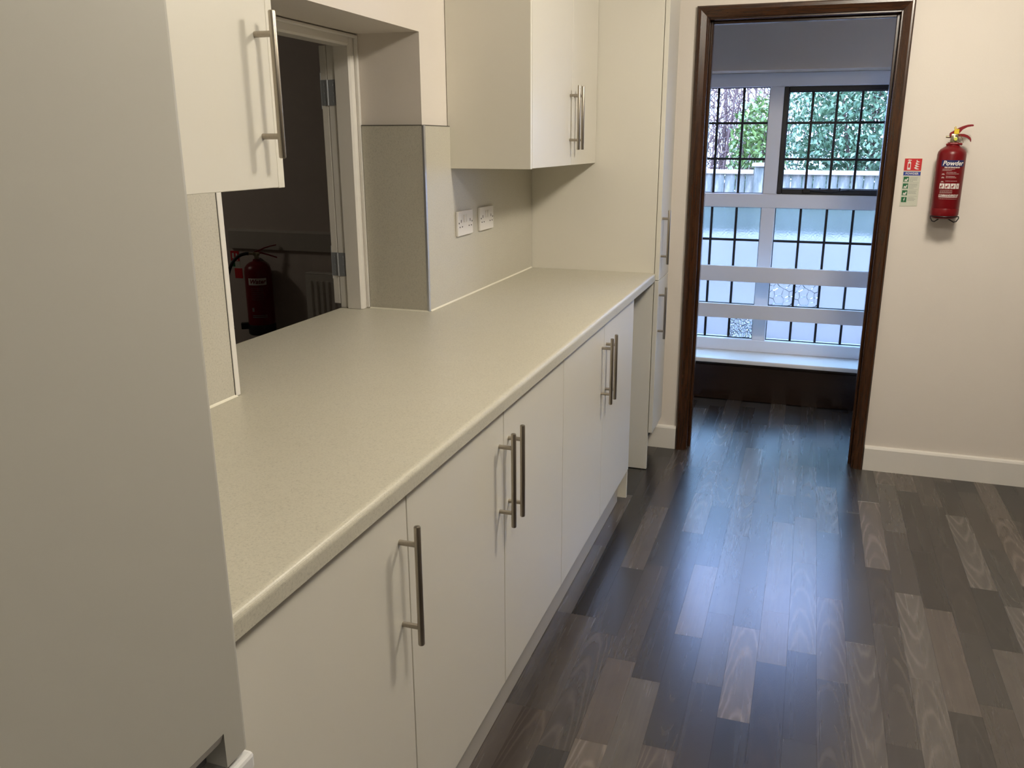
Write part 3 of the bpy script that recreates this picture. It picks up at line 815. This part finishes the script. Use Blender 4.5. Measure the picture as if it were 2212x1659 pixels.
lpart('lettering', wrap(text_mesh('COMMANDEREDGE', .0088, .25, .0003), R+.0006, Z(1068), .0), 'print_white', body)
lpart('underline', wrap(rects_me([(-.038, .037, -.0014, .0014)]), R+.0006, Z(1089), .0), 'print_white', body)

# --- water extinguisher in the dim room
R2 = .083
w = thing('fire_extinguisher', 'large red water fire extinguisher with black hose in dark room', 'extinguisher', (-2.695, 4.49, .268))
w.rotation_euler = (0, 0, math.radians(33))
wb = lpart('cylinder', G().lathe([(0, .02), (.07, .02), (R2, .03), (R2, .405), (R2-.006, .428), (R2-.022, .447), (.045, .458), (.026, .464), (.022, .478), (0, .478)], 0, 0, 40), 'ext_red', w, True)
lpart('base_ring', G().lathe([(0, 0), (R2-.004, 0), (R2+.002, .006), (R2+.003, .06), (R2, .068), (0, .068)], 0, 0, 40), 'black', w, True)
lpart('nozzle_clip', G().box(-R2-.045, -R2+.01, -.02, .02, .035, .075, .004, 2), 'black', w)
g = G().cyl((0, 0, .475), (0, 0, .515), .014, 18, bev=.002); g.box(-.02, .02, -.013, .013, .50, .522, .003, 2); g.cyl((-.018, 0, .510), (-.045, 0, .513), .008, 12)
lpart('valve', g, 'brass', w, True)
lpart('squeeze_lever', lever([(-.012, .520, .012), (.02, .530, .012), (.05, .545, .008), (.09, .556, .007), (.125, .563, .006)], .018), 'lever_red', w)
lpart('carry_handle', lever([(-.012, .516, .010), (.03, .516, .010), (.07, .503, .008), (.11, .488, .008), (.125, .483, .008)], .018), 'lever_red', w)
hp_ = []
for i in range(25):
    a = i/24; P = [Vector((-.045, 0, .513)), Vector((-.16, 0, .52)), Vector((-.215, 0, .36)), Vector((-.195, 0, .115))]
    hp_.append(P[0]*(1-a)**3+P[1]*3*a*(1-a)**2+P[2]*3*a*a*(1-a)+P[3]*a**3)
lpart('hose', G().tube(hp_, .0105, 10), 'rubber', w, True)
g = G().cyl((-.195, 0, .120), (-.193, 0, .095), .0115, 12)
lpart('hose_ferrule', g, 'trim_metal', w, True)
g = G().cyl((-.193, 0, .095), (-.191, 0, .068), .012, 12, .012); g.cyl((-.191, 0, .070), (-.188, 0, .036), .012, 12, .022)
lpart('nozzle', g, 'black', w, True)
lpart('label_panel', wrap(rect_me(-.058, .058, -.0215, .0215), R2+.0006, .345, -.05), 'print_white', wb)
lpart('lettering', wrap(text_mesh('Water', .038, .25, .0012), R2+.0012, .345, -.05), 'print_red', wb)
ds = []
for y_ in (.305, .292, .280, .268, .256, .244, .232): ds += dashes(y_-.3, -.045, .03, rq, .0022)
ds += [(-.05, -.035, -.145, -.12)]
ds += [(-.05, .045, -.172, -.167), (-.05, .045, -.183, -.177)]
lpart('small_print', wrap(rects_me(ds), R2+.0006, .3, -.02), 'print_grey', wb)
bp = lpart('wall_bracket', G().box(-.02, .02, .075, .118, .25, .47, .002), 'black', w)

# =================================================================== SIGNS
def sheet(name, label, x0, x1, z0, z1, y, parent=None):
    t = thing(name, label, 'sign', ((x0+x1)/2, y, z0))
    obj('sign_sheet', G().box(x0, x1, y-.0015, y-.0002, z0, z1, .0004), 'sign_sheet', t); return t
def flat(name, rs, y, mat, parent):
    g = G()
    for x0, x1, z0, z1 in rs: g.box(x0, x1, y-.0004, y, z0, z1)
    o = obj(name, g, mat, parent)
    if name == 'small_print': o['kind'] = 'stuff'
    return o
def flatpoly(name, polys, y, mat, parent):
    g = G()
    for p in polys: g.prism(p, 'y', y-.0004, y)
    return obj(name, g, mat, parent)
def flattext(s, size, x, z, y, mat, parent, shear=0, bold=0):
    me = text_mesh(s, size, shear, bold); me.transform(Matrix.Translation((x, y-.0003, z)) @ Matrix.Rotation(math.pi/2, 4, 'X'))
    return obj('lettering', me, mat, parent)
ys = YE-.0016
sg = sheet('safety_sign', 'small red blue and green powder sign left of the extinguisher', .946, 1.014, 1.195, 1.391, YE)
flat('red_square', [(.947, 1.013, 1.341, 1.390)], ys, 'sign_red', sg)
flat('blue_band', [(.947, 1.013, 1.3215, 1.3365)], ys, 'sign_blue', sg)
flattext('POWDER', .0118, .980, 1.329, ys-.0004, 'print_white', sg, 0, .0003)
# pictogram: extinguisher and flames
yp = ys-.0004
ex = [[(.959, 1.345), (.972, 1.345), (.972, 1.374), (.969, 1.378), (.962, 1.378), (.959, 1.374)],
      [(.963, 1.379), (.968, 1.379), (.968, 1.383), (.963, 1.383)], [(.957, 1.380), (.962, 1.386), (.974, 1.384), (.972, 1.381), (.963, 1.382)]]
fl = []
for k in range(4):
    z = 1.347+k*.0095
    fl.append([(.985+k*.002, z+.006), (.990+k*.001, z+.001), (.998, z-.001), (1.006, z+.001), (1.000, z+.003), (.995, z+.006), (.992+k*.001, z+.010)])
flatpoly('pictogram', ex+fl, yp, 'print_white', sg)
flat('pictogram_detail', [(.962, .969, 1.353, 1.370)], yp-.0004, 'sign_red', sg)
for k in range(4):
    z1 = 1.3165-k*.0278
    flat('green_square', [(.950, .9705, z1-.0215, z1)], ys, 'sign_green', sg)
    if k < 3: flatpoly('pictogram', [[(.953, z1-.016), (.957, z1-.009), (.960, z1-.013), (.966, z1-.004), (.968, z1-.010), (.963, z1-.018)], [(.953, z1-.0195), (.967, z1-.0195), (.967, z1-.018), (.953, z1-.018)]], yp, 'print_white', sg)
    else: flatpoly('pictogram', [[(.962, z1-.003), (.957, z1-.012), (.961, z1-.011), (.958, z1-.019), (.965, z1-.009), (.961, z1-.010), (.965, z1-.003)]], yp, 'print_white', sg)
    rs = []
    for j in range(4 if k < 2 else 3): rs += dashes(z1-.003-j*.0052, .974, 1.006-rq.random()*.008-(.012 if j == 3 else 0), rq, .0014)
    flat('small_print', rs, ys, 'print_grey', sg)
    if k < 3: flat('rule', [(.974, 1.010, z1-.0249, z1-.0243)], ys, 'print_grey', sg)

sg = sheet('safety_sign', 'small red and green notice left of the water extinguisher', -2.972, -2.905, .66, .775, YD)
flat('red_square', [(-2.971, -2.906, .708, .774)], YD-.0016, 'sign_red', sg)
flat('pictogram', [(-2.960, -2.945, .725, .760), (-2.932, -2.920, .725, .758), (-2.96, -2.915, .712, .717)], YD-.002, 'print_white', sg)
flat('green_square', [(-2.962, -2.942, .672, .698)], YD-.0016, 'sign_green', sg)
sg = thing('safety_sign', 'plain red square notice behind the black hose in dark room', 'sign', (-2.92, YD, .597))
obj('sign_sheet', G().box(-2.950, -2.892, YD-.002, YD-.0002, .597, .662, .0004), 'sign_red', sg)

# radiator in the dim room
rd = thing('radiator', 'white ribbed radiator low on the wall of the dark room', 'radiator', (-1.95, YD-.06, .12))
obj('panel', G().box(-2.36, -1.50, YD-.052, YD-.046, .13, .665, .002), 'radiator', rd)
obj('panel', G().box(-2.36, -1.50, YD-.100, YD-.094, .13, .665, .002), 'radiator', rd)
for i in range(20):
    x = -2.335+i*.0405
    obj('rib', G().prism([(x, YD-.1), (x+.004, YD-.110), (x+.020, YD-.110), (x+.024, YD-.1)], 'z', .17, .625), 'radiator', rd)
obj('top_grille', G().box(-2.36, -1.50, YD-.1, YD-.04, .665, .675, .003), 'radiator', rd)
obj('wall_bracket', G().box(-2.2, -2.15, YD-.05, YD-.0005, .2, .6), 'radiator', rd)
obj('wall_bracket', G().box(-1.7, -1.65, YD-.05, YD-.0005, .2, .6), 'radiator', rd)
for x in (-2.30, -1.56): obj('valve_pipe', G().cyl((x, YD-.07, .0045), (x, YD-.07, .135), .008, 10), 'radiator', rd)

# =================================================================== CEILING LIGHTS
for (x, y, nm, lm) in ((.90, 1.03, 'round opal ceiling light nearer the fridge freezer', 'lamp_near'), (1.06, 2.50, 'round opal ceiling light nearer the doorway', 'lamp'), (-4.3, 3.1, 'dim round ceiling light in the dark room', 'lamp_dim')):
    t = thing('ceiling_light', nm, 'ceiling light', (x, y, ZC-.165), 'round ceiling lights')
    obj('lamp_base', G().lathe([(0, ZC-.0005), (.15, ZC-.0005), (.15, ZC-.02), (.145, ZC-.025), (0, ZC-.025)], x, y, 32), 'white_gloss', t, True)
    obj('diffuser', G().lathe([(.138, ZC-.0255), (.137, ZC-.055), (.127, ZC-.095), (.105, ZC-.130), (.065, ZC-.155), (0, ZC-.165)], x, y, 32), lm, t, True)

# =================================================================== OUTSIDE
GZ = -.25
struct(obj('ground', G().box(-14, 16, 5.25, 26, GZ-.1, GZ), 'ground'), 'garden ground between the window and the fence', 'ground')
YFN = 8.5
fe = thing('garden_fence', 'weathered pale board fence with flat cap beyond the window', 'fence', (.5, YFN, GZ))
x = -4.0; rb = random.Random(11); bm_cache = []
for i in range(6):
    bw = .088+.006*i; hh = 1.42
    me = G().box(-bw/2, bw/2, -.010, .010, 0, hh, .003).mesh('board'); me.materials.append(M['fence']); bm_cache.append((bw, me))
while x < 5.5:
    bw, me = rb.choice(bm_cache)
    o = obj('board', me, None, fe, loc=(x+bw/2, YFN+rb.choice((0, .012))+rb.uniform(-.003, .003), GZ+.01)); x += bw+.006
for px_ in (-3.6, -1.75, .105, 1.95, 3.8):
    p = obj('post', G().box(px_-.05, px_+.05, YFN-.06, YFN+.04, GZ+.002, 1.235, .006), 'fence', fe)
    obj('post_cap', G().box(px_-.075, px_+.075, YFN-.085, YFN+.065, 1.235, 1.27, .008), 'fence_cap', p)
for a, b_ in ((-4, -3.655), (-3.545, -1.805), (-1.695, .05), (.16, 1.895), (2.005, 3.745), (3.855, 5.5)):
    obj('cap_rail', G().box(a, b_, YFN-.035, YFN+.035, 1.165, 1.205, .005), 'fence_cap', fe)

tag(obj('garden_wall', G().box(-4, 5.5, 7.6, 7.8, GZ+.002, .67, .01), 'garden_wall'), 'low pale garden wall seen blurred through the frosted panes', 'garden wall')

def shrub(label, cx_, cy_, rx, ry, z0, z1, n, leafmat, size, seed):
    rs = random.Random(seed)
    t = thing('garden_shrub', label, 'shrub', (cx_, cy_, GZ), 'shrubs behind the fence')
    g = G()
    for i in range(7):
        a = rs.uniform(0, 6.28); r_ = rs.uniform(.2, .8)
        top = (cx_+rx*r_*math.cos(a), cy_+ry*r_*math.sin(a), rs.uniform(z0+.6*(z1-z0), z1-.1))
        g.tube([(cx_+.1*math.cos(a), cy_+.1*math.sin(a), GZ), ((cx_+top[0])/2, (cy_+top[1])/2, (GZ+top[2])/2+.1), top], .03, 6, [.035, .022, .008])
    obj('stem', g, 'twig', t)
    b = bmesh.new()
    for i in range(n):
        # points scattered through an upright ellipsoid, denser towards its skin
        while True:
            p = Vector((rs.uniform(-1, 1), rs.uniform(-1, 1), rs.uniform(-1, 1)))
            if .25 < p.length < 1: break
        c = Vector((cx_+p.x*rx, cy_+p.y*ry, (z0+z1)/2+p.z*(z1-z0)/2))
        s_ = size*rs.uniform(.6, 1.3)
        rot = Matrix.Rotation(rs.uniform(0, 6.28), 3, 'Z') @ Matrix.Rotation(rs.uniform(-1.2, 1.2), 3, 'X') @ Matrix.Rotation(rs.uniform(-.8, .8), 3, 'Y')
        q = [Vector((0, 0, 0)), Vector((.26, .4, .06)), Vector((0, 1, -.05)), Vector((-.26, .4, .06))]
        vs = [b.verts.new(c+rot @ (v*s_)) for v in q]
        b.faces.new((vs[0], vs[1], vs[2])); b.faces.new((vs[0], vs[2], vs[3]))
    g = G(); g.add(b); o = obj('foliage', g, leafmat, t); o['kind'] = 'stuff'
shrub('dense blue-green laurel shrub behind fence, right of the post', 1.18, 10.2, 1.0, .65, .3, 3.1, 20000, 'leaf_blue', .072, 1)
shrub('large blue-green shrub behind fence at the right edge of window', 3.35, 10.1, 1.0, .8, .3, 3.2, 4200, 'leaf_blue', .13, 2)
shrub('bright green leafy shrub behind fence just left of the mullion', .02, 9.2, .30, .3, .5, 1.95, 2200, 'leaf_green', .07, 3)
shrub('blue-green shrub further along the fence outside on the left', -2.6, 10.2, .9, .8, .3, 2.6, 2600, 'leaf_blue', .13, 4)
# bare willowy shrub
rs = random.Random(21)
t = thing('bare_shrub', 'bare reddish twiggy shrub behind the fence left of window', 'shrub', (-.55, 11.8, GZ))
g = G()
for i in range(110):
    x0 = -.80+rs.gauss(0, .45); y0 = 11.8+rs.gauss(0, .2); lean = rs.uniform(-.15, .75); h = rs.uniform(1.6, 3.4); bow = rs.uniform(-.15, .25)
    pts = [(x0+lean*a+bow*math.sin(a*3), y0+rs.uniform(-.03, .03), GZ+h*a) for a in (0, .2, .4, .6, .8, 1)]
    g.tube(pts, .008, 5, [.013, .012, .010, .008, .006, .004])
obj('stem', g, 'twig', t)
g = G()
for i in range(800):
    x0 = -.6+rs.gauss(0, .4); z0 = rs.uniform(1.0, 3.0); y0 = 11.8+rs.gauss(0, .25); dx = rs.uniform(-.3, .35); dz = rs.uniform(-.35, .45)
    g.tube([(x0, y0, z0), (x0+dx*.5, y0, z0+dz*.6), (x0+dx, y0+.03, z0+dz)], .004, 4, [.007, .005, .003])
o = obj('twigs', g, 'twig', t); o['kind'] = 'stuff'
